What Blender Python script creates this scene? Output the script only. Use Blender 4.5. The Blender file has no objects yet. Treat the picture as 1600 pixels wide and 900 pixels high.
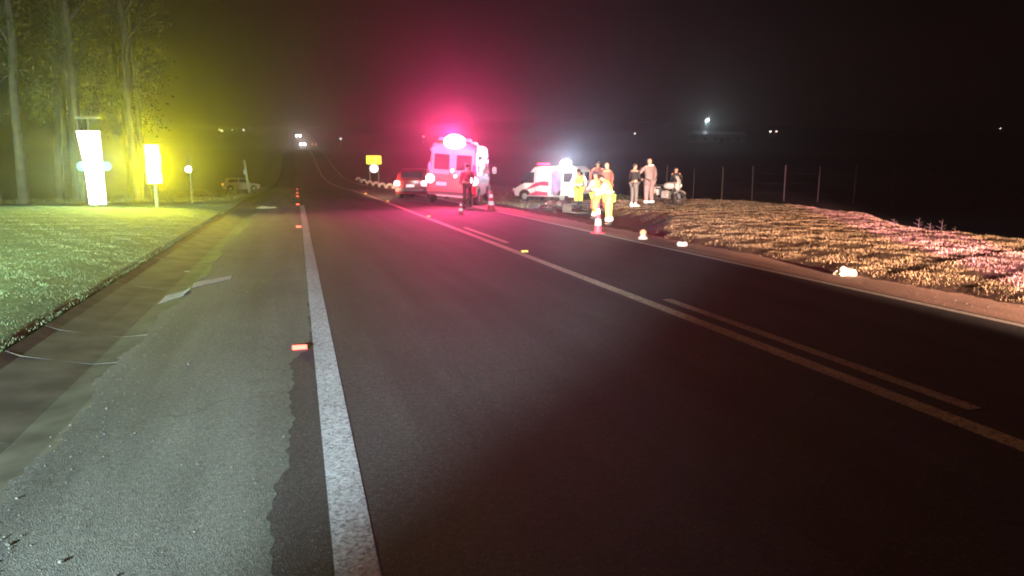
import bpy, bmesh, math, random
import numpy as np
from mathutils import Vector, Matrix, Euler
random.seed(7); RNG = np.random.default_rng(7)
R = math.radians; PI = math.pi
S = bpy.context.scene; COL = S.collection

# ------------------------------------------------------------------ camera, sky, exposure
cd = bpy.data.cameras.new('camera'); cam = bpy.data.objects.new('camera', cd); COL.objects.link(cam)
cam.location = (0, 0, 1.5); cam.rotation_euler = (R(90 - 9.2845), 0, R(-16.13))
cd.sensor_width = 36; cd.lens = 1150 / 1600 * 36; cd.clip_start = .05; cd.clip_end = 5000
S.camera = cam
W = bpy.data.worlds.new('World'); S.world = W; W.use_nodes = True
W.node_tree.nodes['Background'].inputs[0].default_value = (.0036, .0017, .0016, 1)
W.node_tree.nodes['Background'].inputs[1].default_value = 1.0
S.view_settings.view_transform = 'Standard'; S.view_settings.look = 'None'
S.view_settings.exposure = 0; S.view_settings.gamma = 1
S.cycles.use_denoising = True; S.cycles.max_bounces = 4; S.cycles.volume_bounces = 0
S.cycles.diffuse_bounces = 2; S.cycles.glossy_bounces = 2; S.cycles.transmission_bounces = 4
S.cycles.sample_clamp_indirect = 4; S.cycles.filter_width = 2.0

def lamp(kind, loc, power, color, target=None, angle=60, blend=.5, radius=.08):
    l = bpy.data.lights.new(kind.lower() + '_lamp', kind); l.energy = power; l.color = color
    l.shadow_soft_size = radius
    if kind == 'SPOT': l.spot_size = R(angle); l.spot_blend = blend
    o = bpy.data.objects.new(l.name, l); COL.objects.link(o); o.location = loc
    if target is not None:
        o.rotation_euler = (Vector(target) - Vector(loc)).to_track_quat('-Z', 'Y').to_euler()
    return o
# headlamps of unseen vehicles behind the photographer, then two added narrow spots
lamp('SPOT', (-7.2, -5.7, 2.6), 36000, (.76, .96, 1.0), (-2.4, 14, 0), 57, .3, .12)
lamp('SPOT', (-7.0, -5.9, 3.0), 96000, (.74, 1.0, .66), (-8.2, 14, -1.4), 42, .8, .12)
lamp('SPOT', (5.0, -9, 1.05), 230000, (1.0, .61, .41), (12.6, 15, .2), 27, .55, .10)
lamp('SPOT', (-4.0, -9, 2.5), 150000, (1.0, .90, .74), (10.2, 25, .75), 8.5, .8, .08)  # added narrow spot that brightens the rescuers' reflective clothing
lamp('SPOT', (-.3, -8.6, .9), 230000, (.85, .22, .60), (13.0, 12.9, .35), 5.2, .6, .08)  # added pink spot for the flare patch on the dry grass

# ------------------------------------------------------------------ helpers
def mat(name, col, rough=.6, var=.12, scale=9, metal=0, bump=0, emit=None, es=0, spec=.4, col2=None, detail=4):
    m = bpy.data.materials.new(name); m.use_nodes = True; nt = m.node_tree; b = nt.nodes['Principled BSDF']
    b.inputs['Roughness'].default_value = rough; b.inputs['Metallic'].default_value = metal
    b.inputs['Specular IOR Level'].default_value = spec
    tc = nt.nodes.new('ShaderNodeTexCoord'); n = nt.nodes.new('ShaderNodeTexNoise')
    n.inputs['Scale'].default_value = scale; n.inputs['Detail'].default_value = detail
    nt.links.new(tc.outputs['Object'], n.inputs['Vector'])
    cr = nt.nodes.new('ShaderNodeValToRGB'); nt.links.new(n.outputs['Fac'], cr.inputs[0])
    c2 = col2 or tuple(min(1, c * (1 + var)) for c in col); c1 = tuple(c * (1 - var) for c in col)
    cr.color_ramp.elements[0].position = .32; cr.color_ramp.elements[1].position = .68
    cr.color_ramp.elements[0].color = (*c1, 1); cr.color_ramp.elements[1].color = (*c2, 1)
    nt.links.new(cr.outputs[0], b.inputs['Base Color'])
    if bump:
        bp = nt.nodes.new('ShaderNodeBump'); bp.inputs['Strength'].default_value = bump; bp.inputs['Distance'].default_value = .01
        nt.links.new(n.outputs['Fac'], bp.inputs['Height']); nt.links.new(bp.outputs[0], b.inputs['Normal'])
    if emit: b.inputs['Emission Color'].default_value = (*emit, 1); b.inputs['Emission Strength'].default_value = es
    return m

class MB:
    def __init__(s): s.v = []; s.f = []
    def add(s, vs, fs):
        n = len(s.v); s.v += [tuple(p) for p in vs]; s.f += [tuple(i + n for i in f) for f in fs]; return s
    def box(s, c, d, rot=None, taper=1):
        x, y, z = (k / 2 for k in d); t = taper
        p = [(-x, -y, -z), (x, -y, -z), (x, y, -z), (-x, y, -z), (-x*t, -y*t, z), (x*t, -y*t, z), (x*t, y*t, z), (-x*t, y*t, z)]
        m = Euler(rot).to_matrix() if rot else Matrix.Identity(3); c = Vector(c)
        return s.add([m @ Vector(q) + c for q in p], [(0,3,2,1),(4,5,6,7),(0,1,5,4),(1,2,6,5),(2,3,7,6),(3,0,4,7)])
    def cyl(s, a, b, r0, r1=None, n=10, cap=True):
        a = Vector(a); b = Vector(b); r1 = r0 if r1 is None else r1; d = (b - a).normalized(); q = d.to_track_quat('Z', 'Y')
        vs = []
        for p, r in ((a, r0), (b, r1)):
            for i in range(n): vs.append(p + q @ Vector((r * math.cos(2*PI*i/n), r * math.sin(2*PI*i/n), 0)))
        fs = [(i, (i+1) % n, n + (i+1) % n, n + i) for i in range(n)]
        if cap: fs += [tuple(range(n-1, -1, -1)), tuple(range(n, 2*n))]
        return s.add(vs, fs)
    def path(s, pts, r, n=6):
        for i in range(len(pts) - 1):
            ra = r[i] if isinstance(r, (list, tuple)) else r; rb = r[i+1] if isinstance(r, (list, tuple)) else r
            s.cyl(pts[i], pts[i+1], ra, rb, n)
        return s
    def torus(s, c, axis, R0, r, n=24, k=8):
        q = Vector(axis).to_track_quat('Z', 'Y'); c = Vector(c); vs = []
        for i in range(n):
            a = 2*PI*i/n
            for j in range(k):
                b = 2*PI*j/k; rr = R0 + r*math.cos(b)
                vs.append(c + q @ Vector((rr*math.cos(a), rr*math.sin(a), r*math.sin(b))))
        return s.add(vs, [(i*k+j, ((i+1) % n)*k+j, ((i+1) % n)*k+(j+1) % k, i*k+(j+1) % k) for i in range(n) for j in range(k)])
    def ell(s, c, r, n=12, k=8, rot=None):
        m = Euler(rot).to_matrix() if rot else Matrix.Identity(3); c = Vector(c); vs = []; fs = []
        for j in range(1, k):
            t = PI*j/k
            for i in range(n):
                a = 2*PI*i/n
                vs.append(c + m @ Vector((r[0]*math.sin(t)*math.cos(a), r[1]*math.sin(t)*math.sin(a), r[2]*math.cos(t))))
        for j in range(k-2):
            for i in range(n): fs.append((j*n+i, (j+1)*n+i, (j+1)*n+(i+1) % n, j*n+(i+1) % n))
        vs += [c + m @ Vector((0, 0, r[2])), c + m @ Vector((0, 0, -r[2]))]; T = len(vs) - 2
        fs += [(T, i, (i+1) % n) for i in range(n)] + [(T+1, (k-2)*n+(i+1) % n, (k-2)*n+i) for i in range(n)]
        return s.add(vs, fs)
    def lathe(s, prof, n=16, c=(0, 0, 0)):
        vs = []; fs = []
        for r, z in prof:
            for i in range(n): vs.append((c[0]+r*math.cos(2*PI*i/n), c[1]+r*math.sin(2*PI*i/n), c[2]+z))
        for j in range(len(prof)-1):
            for i in range(n): fs.append((j*n+i, j*n+(i+1) % n, (j+1)*n+(i+1) % n, (j+1)*n+i))
        fs += [tuple(range(n-1, -1, -1)), tuple(range((len(prof)-1)*n, len(prof)*n))]
        return s.add(vs, fs)
    def prism_x(s, prof, x0, x1, xf=None):      # profile in (y, z), extruded along x; xf(x, y, z) reshapes
        n = len(prof); vs = [(x, y, z) for x in (x0, x1) for y, z in prof]
        if xf: vs = [xf(*p) for p in vs]
        return s.add(vs, [(i, (i+1) % n, n+(i+1) % n, n+i) for i in range(n)] + [tuple(range(n-1, -1, -1)), tuple(range(n, 2*n))])
    def build(s, name, m, parent=None, smooth=False, bevel=0, seg=2, label=None):
        me = bpy.data.meshes.new(name); me.from_pydata([tuple(p) for p in s.v], [], s.f)
        bm = bmesh.new(); bm.from_mesh(me)
        bmesh.ops.recalc_face_normals(bm, faces=bm.faces)
        if bevel: bmesh.ops.bevel(bm, geom=bm.edges[:], offset=bevel, segments=seg, affect='EDGES', clamp_overlap=True)
        bm.to_mesh(me); bm.free()
        if smooth:
            me.polygons.foreach_set('use_smooth', [True]*len(me.polygons))
            try: me.set_sharp_from_angle(angle=R(42))
            except Exception: pass
        me.materials.append(m); o = bpy.data.objects.new(name, me); COL.objects.link(o)
        if parent: o.parent = parent
        if label: o['label'] = label
        return o

def tag(o, label=None, cat=None, group=None, kind=None):
    if label: o['label'] = label
    if cat: o['category'] = cat
    if group: o['group'] = group
    if kind: o['kind'] = kind
    return o
def empty(name, label, cat, loc=(0, 0, 0), rz=0, group=None, rot=None, kind=None):
    o = bpy.data.objects.new(name, None); COL.objects.link(o); o.location = loc
    o.rotation_euler = rot or (0, 0, rz); o.empty_display_size = .2
    return tag(o, label, cat, group, kind)
def copy_tree(o, parent=None):
    c = o.copy(); COL.objects.link(c); c.parent = parent
    for ch in list(o.children): copy_tree(ch, c)
    return c
def raw(name, V, F, m, kind=None, smooth=False, colors=None, parent=None):
    me = bpy.data.meshes.new(name); V = np.asarray(V, np.float32); F = np.asarray(F, np.int32)
    me.vertices.add(len(V)); me.vertices.foreach_set('co', V.ravel())
    k = F.shape[1]; me.loops.add(F.size); me.loops.foreach_set('vertex_index', F.ravel())
    me.polygons.add(len(F)); me.polygons.foreach_set('loop_start', np.arange(0, F.size, k, dtype=np.int32))
    if colors is not None:
        a = me.color_attributes.new('tone', 'FLOAT_COLOR', 'POINT')
        a.data.foreach_set('color', np.hstack([colors, np.ones((len(V), 1))]).astype(np.float32).ravel())
    me.update(calc_edges=True); me.validate()
    if smooth: me.polygons.foreach_set('use_smooth', [True]*len(me.polygons))
    me.materials.append(m); o = bpy.data.objects.new(name, me); COL.objects.link(o)
    if parent: o.parent = parent
    if kind: o['kind'] = kind
    return o

# ------------------------------------------------------------------ materials
def asphalt(name, base, grit=170, bright=2.4, rough=.85):
    m = bpy.data.materials.new(name); m.use_nodes = True; nt = m.node_tree; b = nt.nodes['Principled BSDF']; L = nt.links
    tc = nt.nodes.new('ShaderNodeTexCoord')
    vo = nt.nodes.new('ShaderNodeTexVoronoi'); vo.inputs['Scale'].default_value = grit
    no = nt.nodes.new('ShaderNodeTexNoise'); no.inputs['Scale'].default_value = .9; no.inputs['Detail'].default_value = 7
    fi = nt.nodes.new('ShaderNodeTexNoise'); fi.inputs['Scale'].default_value = 38; fi.inputs['Detail'].default_value = 3
    for k in (vo, no, fi): L.new(tc.outputs['Object'], k.inputs['Vector'])
    sep = nt.nodes.new('ShaderNodeSeparateColor'); L.new(vo.outputs['Color'], sep.inputs[0])
    r1 = nt.nodes.new('ShaderNodeValToRGB'); L.new(sep.outputs[0], r1.inputs[0])
    e = r1.color_ramp.elements
    e[0].position = 0; e[0].color = (.68, .68, .68, 1); e[1].position = .88; e[1].color = (1.15, 1.15, 1.15, 1)
    k = e.new(.95); k.color = (bright, bright, bright*.97, 1)
    r2 = nt.nodes.new('ShaderNodeMapRange'); r2.inputs[3].default_value = .72; r2.inputs[4].default_value = 1.28; L.new(no.outputs['Fac'], r2.inputs[0])
    r3 = nt.nodes.new('ShaderNodeMapRange'); r3.inputs[1].default_value = .3; r3.inputs[2].default_value = .7; r3.inputs[3].default_value = .75; r3.inputs[4].default_value = 1.25; L.new(fi.outputs['Fac'], r3.inputs[0])
    mu = nt.nodes.new('ShaderNodeMath'); mu.operation = 'MULTIPLY'; L.new(r2.outputs[0], mu.inputs[0]); L.new(r3.outputs[0], mu.inputs[1])
    mp = nt.nodes.new('ShaderNodeMapping'); mp.inputs['Scale'].default_value = (2.2, .16, 1); L.new(tc.outputs['Object'], mp.inputs[0])
    tr = nt.nodes.new('ShaderNodeTexNoise'); tr.inputs['Scale'].default_value = 1; tr.inputs['Detail'].default_value = 8; L.new(mp.outputs[0], tr.inputs['Vector'])
    r4 = nt.nodes.new('ShaderNodeMapRange'); r4.inputs[1].default_value = .35; r4.inputs[2].default_value = .65; r4.inputs[3].default_value = .72; r4.inputs[4].default_value = 1.22; L.new(tr.outputs['Fac'], r4.inputs[0])
    ck = nt.nodes.new('ShaderNodeTexVoronoi'); ck.feature = 'DISTANCE_TO_EDGE'; ck.inputs['Scale'].default_value = .33
    wn = nt.nodes.new('ShaderNodeTexNoise'); wn.inputs['Scale'].default_value = 3.5; wn.inputs['Detail'].default_value = 6; L.new(tc.outputs['Object'], wn.inputs['Vector'])
    wa = nt.nodes.new('ShaderNodeVectorMath'); wa.operation = 'MULTIPLY_ADD'; L.new(wn.outputs['Color'], wa.inputs[0]); wa.inputs[1].default_value = (.5, .5, .5); L.new(tc.outputs['Object'], wa.inputs[2]); L.new(wa.outputs[0], ck.inputs['Vector'])
    r5 = nt.nodes.new('ShaderNodeMapRange'); r5.inputs[1].default_value = .0; r5.inputs[2].default_value = .006; r5.inputs[3].default_value = .75; r5.inputs[4].default_value = 1; L.new(ck.outputs['Distance'], r5.inputs[0])
    m4 = nt.nodes.new('ShaderNodeMath'); m4.operation = 'MULTIPLY'; L.new(r4.outputs[0], m4.inputs[0]); L.new(r5.outputs[0], m4.inputs[1])
    m5 = nt.nodes.new('ShaderNodeMath'); m5.operation = 'MULTIPLY'; L.new(m4.outputs[0], m5.inputs[0]); L.new(mu.outputs[0], m5.inputs[1]); mu = m5
    vm = nt.nodes.new('ShaderNodeVectorMath'); vm.operation = 'SCALE'; L.new(r1.outputs[0], vm.inputs[0]); L.new(mu.outputs[0], vm.inputs['Scale'])
    v2 = nt.nodes.new('ShaderNodeVectorMath'); v2.operation = 'MULTIPLY'; L.new(vm.outputs[0], v2.inputs[0]); v2.inputs[1].default_value = base
    L.new(v2.outputs[0], b.inputs['Base Color']); b.inputs['Roughness'].default_value = rough; b.inputs['Specular IOR Level'].default_value = .35
    bp = nt.nodes.new('ShaderNodeBump'); bp.inputs['Strength'].default_value = .55; bp.inputs['Distance'].default_value = .004
    L.new(vo.outputs['Distance'], bp.inputs['Height']); L.new(bp.outputs[0], b.inputs['Normal'])
    return m
def paint(name, col, under, lo, hi):
    m = asphalt(name, col, 200, 1.2, .7); nt = m.node_tree; b = nt.nodes['Principled BSDF']; L = nt.links
    src = b.inputs['Base Color'].links[0].from_socket
    tc = nt.nodes.new('ShaderNodeTexCoord'); n = nt.nodes.new('ShaderNodeTexNoise'); n.inputs['Scale'].default_value = 55; n.inputs['Detail'].default_value = 6; n.inputs['Roughness'].default_value = .7
    L.new(tc.outputs['Object'], n.inputs['Vector'])
    mr = nt.nodes.new('ShaderNodeMapRange'); mr.inputs[1].default_value = lo; mr.inputs[2].default_value = hi; L.new(n.outputs['Fac'], mr.inputs[0])
    mx = nt.nodes.new('ShaderNodeMix'); mx.data_type = 'RGBA'; L.new(mr.outputs[0], mx.inputs[0]); mx.inputs[6].default_value = (*under, 1); L.new(src, mx.inputs[7])
    L.new(mx.outputs[2], b.inputs['Base Color']); return m
def vcol(name, rough=.95, mulscale=14, lo=.6, hi=1.35, bump=.5):
    m = bpy.data.materials.new(name); m.use_nodes = True; nt = m.node_tree; b = nt.nodes['Principled BSDF']; L = nt.links
    at = nt.nodes.new('ShaderNodeAttribute'); at.attribute_name = 'tone'
    tc = nt.nodes.new('ShaderNodeTexCoord'); n = nt.nodes.new('ShaderNodeTexNoise'); n.inputs['Scale'].default_value = mulscale; n.inputs['Detail'].default_value = 7
    L.new(tc.outputs['Object'], n.inputs['Vector'])
    mr = nt.nodes.new('ShaderNodeMapRange'); mr.inputs[1].default_value = .3; mr.inputs[2].default_value = .7; mr.inputs[3].default_value = lo; mr.inputs[4].default_value = hi
    L.new(n.outputs['Fac'], mr.inputs[0]); vm = nt.nodes.new('ShaderNodeVectorMath'); vm.operation = 'SCALE'
    L.new(at.outputs['Color'], vm.inputs[0]); L.new(mr.outputs[0], vm.inputs['Scale']); L.new(vm.outputs[0], b.inputs['Base Color'])
    b.inputs['Roughness'].default_value = rough; b.inputs['Specular IOR Level'].default_value = .2
    bp = nt.nodes.new('ShaderNodeBump'); bp.inputs['Strength'].default_value = bump; bp.inputs['Distance'].default_value = .03
    L.new(n.outputs['Fac'], bp.inputs['Height']); L.new(bp.outputs[0], b.inputs['Normal']); return m
ROAD = asphalt('road asphalt', (.040, .040, .042)); SHOUL = asphalt('worn shoulder asphalt', (.120, .128, .114), 150, 1.5)
RSH = asphalt('reddish gravel shoulder', (.28, .17, .135), 120, 1.8)
WHITE = paint('white road paint', (.46, .50, .54), (.09, .09, .09), .36, .52)
YELL = paint('faded yellow road paint', (.62, .50, .38), (.06, .055, .05), .34, .56)
EARTH = vcol('ground of grass and earth'); BLADE = vcol('grass blades', .8, 3, .8, 1.2, 0)
CONC = mat('stained concrete', (.07, .064, .045), .9, .45, 3, bump=.6, detail=9)
PALEC = mat('pale cement patch', (.38, .38, .35), .9, .25, 25, bump=.5)
SOIL = mat('damp red soil', (.05, .03, .022), .95, .5, 7, bump=.8)
BLACK = mat('black rubber', (.018, .018, .018), .8, .3, 20); DARKP = mat('dark plastic', (.03, .03, .032), .5)
CHROME = mat('brushed metal', (.55, .55, .56), .3, .1, 30, metal=1); GALV = mat('galvanised steel', (.42, .43, .42), .5, .15, 20, metal=.6)
GLASS = mat('tinted window glass', (.03, .035, .045), .08, .1, 3, spec=.6)
VANW = mat('white van paint', (.74, .74, .74), .3, .03, 3, spec=.5); REDP = mat('red car paint', (.10, .008, .010), .3, .05, 3, spec=.5)
STRIPE = mat('crimson livery stripe', (.50, .04, .12), .4, .05, 3); SILV = mat('silver car paint', (.55, .56, .57), .3, .04, 3)
PLATE = mat('number plate', (.6, .6, .6), .4, .05, 9)
SKIN = mat('skin', (.42, .24, .17), .55, .1, 14); HAIR = mat('dark hair', (.02, .014, .011), .7, .3, 60)
WOODP = mat('weathered fence wood', (.035, .03, .025), .9, .3, 12, bump=.5)
BARK = mat('pale eucalyptus bark', (.058, .056, .044), .9, .35, 2.2, bump=.7, detail=8)
def glow(name, col, s): return mat(name, tuple(min(.8, c) for c in col), .4, .02, 3, emit=col, es=s)

# ------------------------------------------------------------------ terrain
PY = [-60, 40, 55, 70, 90, 115, 144, 160, 180, 215, 250, 300, 420, 800, 1600]
PZ = [0, 0, -.1, -.28, -.3, .1, 1.85, 3.0, 4.6, 6.3, 8.1, 12.9, 20, 42, 60]
yy = np.linspace(-60, 1600, 3321)
zz = np.interp(yy, PY, PZ); kern = np.hanning(31); kern /= kern.sum(); zz = np.convolve(np.pad(zz, 15, 'edge'), kern, 'valid')
def zr(Y): return np.interp(Y, yy, zz)
def sm(a, b, x): t = np.clip((x - a) / (b - a), 0, 1); return t * t * (3 - 2 * t)
def wob(x, y, f=1.0, s=0.): return (np.sin(x*1.7*f + y*.9*f + s) + np.sin(x*.6*f - y*1.9*f + 1.3 + s) + np.sin(x*3.1*f + y*2.7*f + 2.1 + s) * .5) / 2.5
def ground(X, Y):
    X = np.asarray(X, float); Y = np.asarray(Y, float); z = np.zeros(np.broadcast(X, Y).shape)
    # right hand ditch, mound and the low field behind it
    d = .10 + .36 * sm(12, 22, Y) * (1 - sm(60, 90, Y)) ; xc = 8.0 + 2.0 * sm(15, 22, Y); hw = .55 + 1.15 * sm(15, 22, Y)
    mound = .09 * sm(8.6, 10, X)
    M = np.interp(Y, [0, 11, 14.4, 16.5, 20, 25, 32], [13.5, 13.9, 14.6, 15.3, 17.3, 19, 18.4]) + .35 * wob(X*0, Y, .8)
    over = sm(M - .2, M + 2.6, X); end = sm(30.5, 36, Y)
    zR = mound - .8 * over
    zR = zR * (1 - end) + (-.52 * sm(7.6, 10.5, X)) * end
    t = np.clip(1 - np.abs(X - xc) / hw, 0, 1); zR = zR - d * (t*t*(3-2*t)) * (1 - end)
    zR = np.where((X > xc - hw) & (X < xc) & False, zR, zR)
    zR = zR - .05 * sm(7.45, 7.75, X)
    rough = .025 * wob(X, Y, 2.3) + .02 * wob(X, Y, 5.1, 1)
    # left bank
    zl = .10 * sm(2.35, 3.6, -X) + .16 * sm(3.5, 9, -X) * sm(0, 8, Y); zl = zl * (1 - sm(27, 32, Y)) - .9 * sm(30, 70, Y) * sm(1.4, 5, -X) * (1 - sm(130, 200, Y))
    z = np.where(X > 7.4, zR + rough * sm(7.6, 8.2, X), np.where(X < -2.3, zl + rough * sm(2.35, 3, -X), z))
    inner = (X >= -2.42) & (X <= 7.45)
    z = np.where(inner, -.26, z)
    hills = 10 * sm(250, 700, np.hypot(X, Y)) * (1 + .5 * np.sin(X * .006 + 1)) * sm(60, 260, np.abs(X))
    return z + zr(Y) + hills
def gz(x, y): return float(ground(np.array([x]), np.array([y]))[0])
def axis(*seg):
    out = []
    for a, b, st in seg: out += list(np.arange(a, b, st))
    return np.array(out + [seg[-1][1]])
xs = axis((-900, -120, 60), (-120, -30, 9), (-30, -14, 2), (-14, -2.5, .3), (-2.5, -2.2, .1), (-2.2, 7.4, 2.4), (7.4, 7.6, .08), (7.6, 19, .16), (19, 30, .8), (30, 120, 9), (120, 900, 60))
ys = axis((-40, 0, 5), (0, 36, .22), (36, 60, 1), (60, 320, 6), (320, 1500, 60))
XX, YY = np.meshgrid(xs, ys); ZZ = ground(XX, YY)
V = np.stack([XX.ravel(), YY.ravel(), ZZ.ravel()], 1); nx = len(xs); ny = len(ys)
ii, jj = np.meshgrid(np.arange(nx-1), np.arange(ny-1)); q = (jj*nx+ii).ravel()
F = np.stack([q, q+1, q+nx+1, q+nx], 1)
def xedge(Y): # inner edge of the dry grass on the right
    xc = 8.0 + 2.0 * sm(15, 22, Y); hw = .55 + 1.15 * sm(15, 22, Y)
    return xc + hw * .55 + .16 * wob(Y*0, Y, 2.2) + .1 * wob(Y*0+3, Y, 6)
gL = np.array([.13, .18, .08]); soil = np.array([.055, .030, .022]); dry = np.array([.08, .048, .028]); field = np.array([.03, .03, .018])
X1, Y1 = V[:, 0], V[:, 1]
wR = sm(0, .5, X1 - xedge(Y1)); c = np.where((X1 > 0)[:, None], soil*(1-wR)[:, None] + dry*wR[:, None], gL)
fr = sm(35, 45, np.abs(X1-2) + np.maximum(0, Y1-20)*.6); c = c*(1-fr)[:, None] + field*fr[:, None]
Mx = np.interp(Y1, [0, 11, 14.4, 16.5, 20, 25, 32], [13.5, 13.9, 14.6, 15.3, 17.3, 19, 18.4]); w2 = sm(0, 1.5, X1 - Mx - .8); c = c*(1-w2)[:, None] + field*w2[:, None]
raw('ground', V, F, EARTH, 'structure', True, c)

def ribbon(name, xl, xr, y0, y1, m, dz, step=.5, jag=0, parent=None, kind='structure', nxs=2):
    Y = axis((y0, min(y1, 40), step), *(((40, y1, 4),) if y1 > 40 else ()))
    Y = np.unique(np.clip(Y, y0, y1)); l = xl(Y) if callable(xl) else np.full(len(Y), xl); r = xr(Y) if callable(xr) else np.full(len(Y), xr)
    z = zr(Y) + dz; V = np.empty((len(Y)*2, 3)); V[0::2] = np.stack([l, Y, z], 1); V[1::2] = np.stack([r, Y, z], 1)
    i = np.arange(len(Y)-1)*2; F = np.stack([i, i+1, i+3, i+2], 1)
    return raw(name, V, F, m, kind, parent=parent)
def jag(y, a, s): return a * (np.sin(y*7.3+s) * .4 + np.sin(y*17.1+s*2) * .3 + np.sin(y*41+s) * .3)
ribbon('shoulder', lambda y: -1.36 + jag(y, .05, 1) + .05*np.sin(y*.7) + .04*np.sin(y*2.9), 1.0, -3, 60, SHOUL, 0, .07)
ribbon('road', lambda y: np.interp(y, [2, 3.5, 3.8, 5.9, 6.3, 12], [-.16, -.17, -.10, -.10, .05, .09]) + jag(y, .03, .5)*(y < 9), 6.72, -3, 60, ROAD, .006, .05)
ribbon('road', -.2, 6.9, 60, 420, ROAD, .006)
ribbon('gravel_shoulder', 6.72, lambda y: 7.55 + jag(y, .09, 2) + .06*np.sin(y*1.3), -3, 60, RSH, .006, .09)
ribbon('side_road', lambda y: -40+y*0, lambda y: -2.6+y*0, 33.2, 36.5, SHOUL, -.02)
ribbon('edge_line_left', .07, .235, -3, 31, WHITE, .0085, .5)
ribbon('centre_line', 3.65, 3.80, -3, 260, YELL, .0085, .5)
ribbon('centre_line_broken', 3.96, 4.08, 3.45, 7.5, YELL, .0085, .5)
ribbon('centre_line_broken', 3.96, 4.08, 14.2, 18.2, YELL, .0085, .5)
ribbon('edge_line_right', 6.56, 6.66, -3, 260, mat('worn white edge line', (.55, .5, .45), .8, .3, 40), .0085, .5)
# loose stones on the shoulders and in the gutter
st = MB()
for k in range(460):
    if k < 330: x, y, zb = random.uniform(-1.35, -.1) if k % 3 else random.gauss(-1.25, .09), 2.3 + 9*random.random()**1.7, .002
    else: x, y, zb = random.uniform(6.75, 7.6), random.uniform(4, 20), .008
    r = random.uniform(.002, .007) * (1 if random.random() < .93 else 1.8)
    st.ell((x, y, zb + r*.4), (r*random.uniform(.8, 1.5), r, r*.6), 5, 3, (0, 0, random.random()*3))
tag(st.build('pebbles', mat('pale pebbles', (.12, .115, .10), .95, .5, 60)), kind='stuff')

# concrete gutter in cast sections
gut = empty('gutter', None, None, kind='structure')
gx = [-2.40, -2.28, -1.98, -1.69, -1.45, -1.28, -1.16]; gzv = [-.005, -.045, -.085, -.11, -.085, -.045, -.02]
y = -1.0; k = 0
while y < 34:
    L = 2.9; me = MB(); vs = []; yend = y + L - .014
    for yq in (y, yend):
        for a, b in zip(gx, gzv): vs.append((a, yq + .35*(a+1.7)*-1, b + .004*math.sin(k*3+a*9)))
        for a, b in zip(gx, gzv): vs.append((a, yq - .35*(a+1.7), b - .09))
    n = len(gx); fs = []
    for i in range(n-1):
        fs += [(i, i+1, 2*n+i+1, 2*n+i), (n+i, 3*n+i, 3*n+i+1, n+i+1), (i, n+i, n+i+1, i+1), (2*n+i, 2*n+i+1, 3*n+i+1, 3*n+i)]
    fs += [(0, 2*n, 3*n, n), (n-1, 2*n-1, 4*n-1, 3*n-1)]
    me.add(vs, fs); o = me.build('section', CONC, gut); y += L; k += 1
# mortar between sections and the pale cement patch that crosses the gutter
for yq in (6.66,):
    jm = MB(); pts = [(a, yq - .35*(a+1.7), b - .001) for a, b in zip(gx, gzv)]
    for a, b in zip(pts, pts[1:]): jm.cyl(a, b, .004, .004, 5)
    jm.build('mortar_joint', mat('old mortar', (.12, .11, .09), .9, .3, 30), gut)
pm = MB(); n = 30
top = []; bot = []
for i in range(n):
    t = i/(n-1); x = -1.66 + .73*t; yq = 9.75 + 1.0*t; zt = float(np.interp(x, [-1.69, -1.45, -1.34, 0], [-.106, -.079, .007, .008]))
    w = .30 - .14*t + .012*math.sin(i*.9) + .006*math.sin(i*2.7)
    top += [(x, yq - w, zt), (x, yq + w, zt)]; bot += [(x, yq - w, zt-.02), (x, yq + w, zt-.02)]
fs = []
for i in range(n-1):
    a = 2*i; fs += [(a, a+1, a+3, a+2), (2*n+a, 2*n+a+2, 2*n+a+3, 2*n+a+1), (a, a+2, 2*n+a+2, 2*n+a), (a+1, 2*n+a+1, 2*n+a+3, a+3)]
fs += [(0, 2*n, 2*n+1, 1), (2*n-2, 2*n-1, 4*n-1, 4*n-2)]
pm.add(top + bot, fs).build('cement_patch', PALEC, gut)

# grass
def blades(name, n, sampler, base, hmin, hmax, wid, label_cols, lean=.5):
    x, y, keep, hs = sampler(n); x, y, hs = x[keep], y[keep], hs[keep]; n = len(x); z = ground(x, y) - .01
    a = RNG.uniform(0, 2*PI, n); h = RNG.uniform(hmin, hmax, n) * hs; w = wid * RNG.uniform(.7, 1.4, n)
    d = RNG.uniform(0, 2*PI, n); ln = h * RNG.uniform(.1, lean, n)*1.6
    bx, by = np.cos(a)*w, np.sin(a)*w; dx, dy = np.cos(d)*ln, np.sin(d)*ln
    V = np.empty((n, 5, 3)); V[:, 0] = np.stack([x-bx, y-by, z], 1); V[:, 1] = np.stack([x+bx, y+by, z], 1)
    V[:, 2] = np.stack([x+bx*.8+dx*.35, y+by*.8+dy*.35, z+h*.6], 1); V[:, 3] = np.stack([x-bx*.8+dx*.35, y-by*.8+dy*.35, z+h*.6], 1)
    V[:, 4] = np.stack([x+dx, y+dy, z+h*.95], 1)
    i = np.arange(n)*5; F = np.concatenate([np.stack([i, i+1, i+2], 1), np.stack([i, i+2, i+3], 1), np.stack([i+3, i+2, i+4], 1)])
    pal = np.array(label_cols); ci = RNG.integers(0, len(pal), n); patch = (.85 + .3*wob(x, y, .9) + .3*wob(x, y, 3.7, 4))[:, None].clip(.25, 2)
    c = np.repeat((pal[ci]*RNG.uniform(*((.55, 1.4) if name == 'dry_grass' else (.85, 1.15)), (n, 1))*patch)[:, None, :], 5, 1).reshape(-1, 3)
    return raw(name, V.reshape(-1, 3), F, BLADE, 'stuff', colors=np.clip(c, 0, 1))
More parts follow.
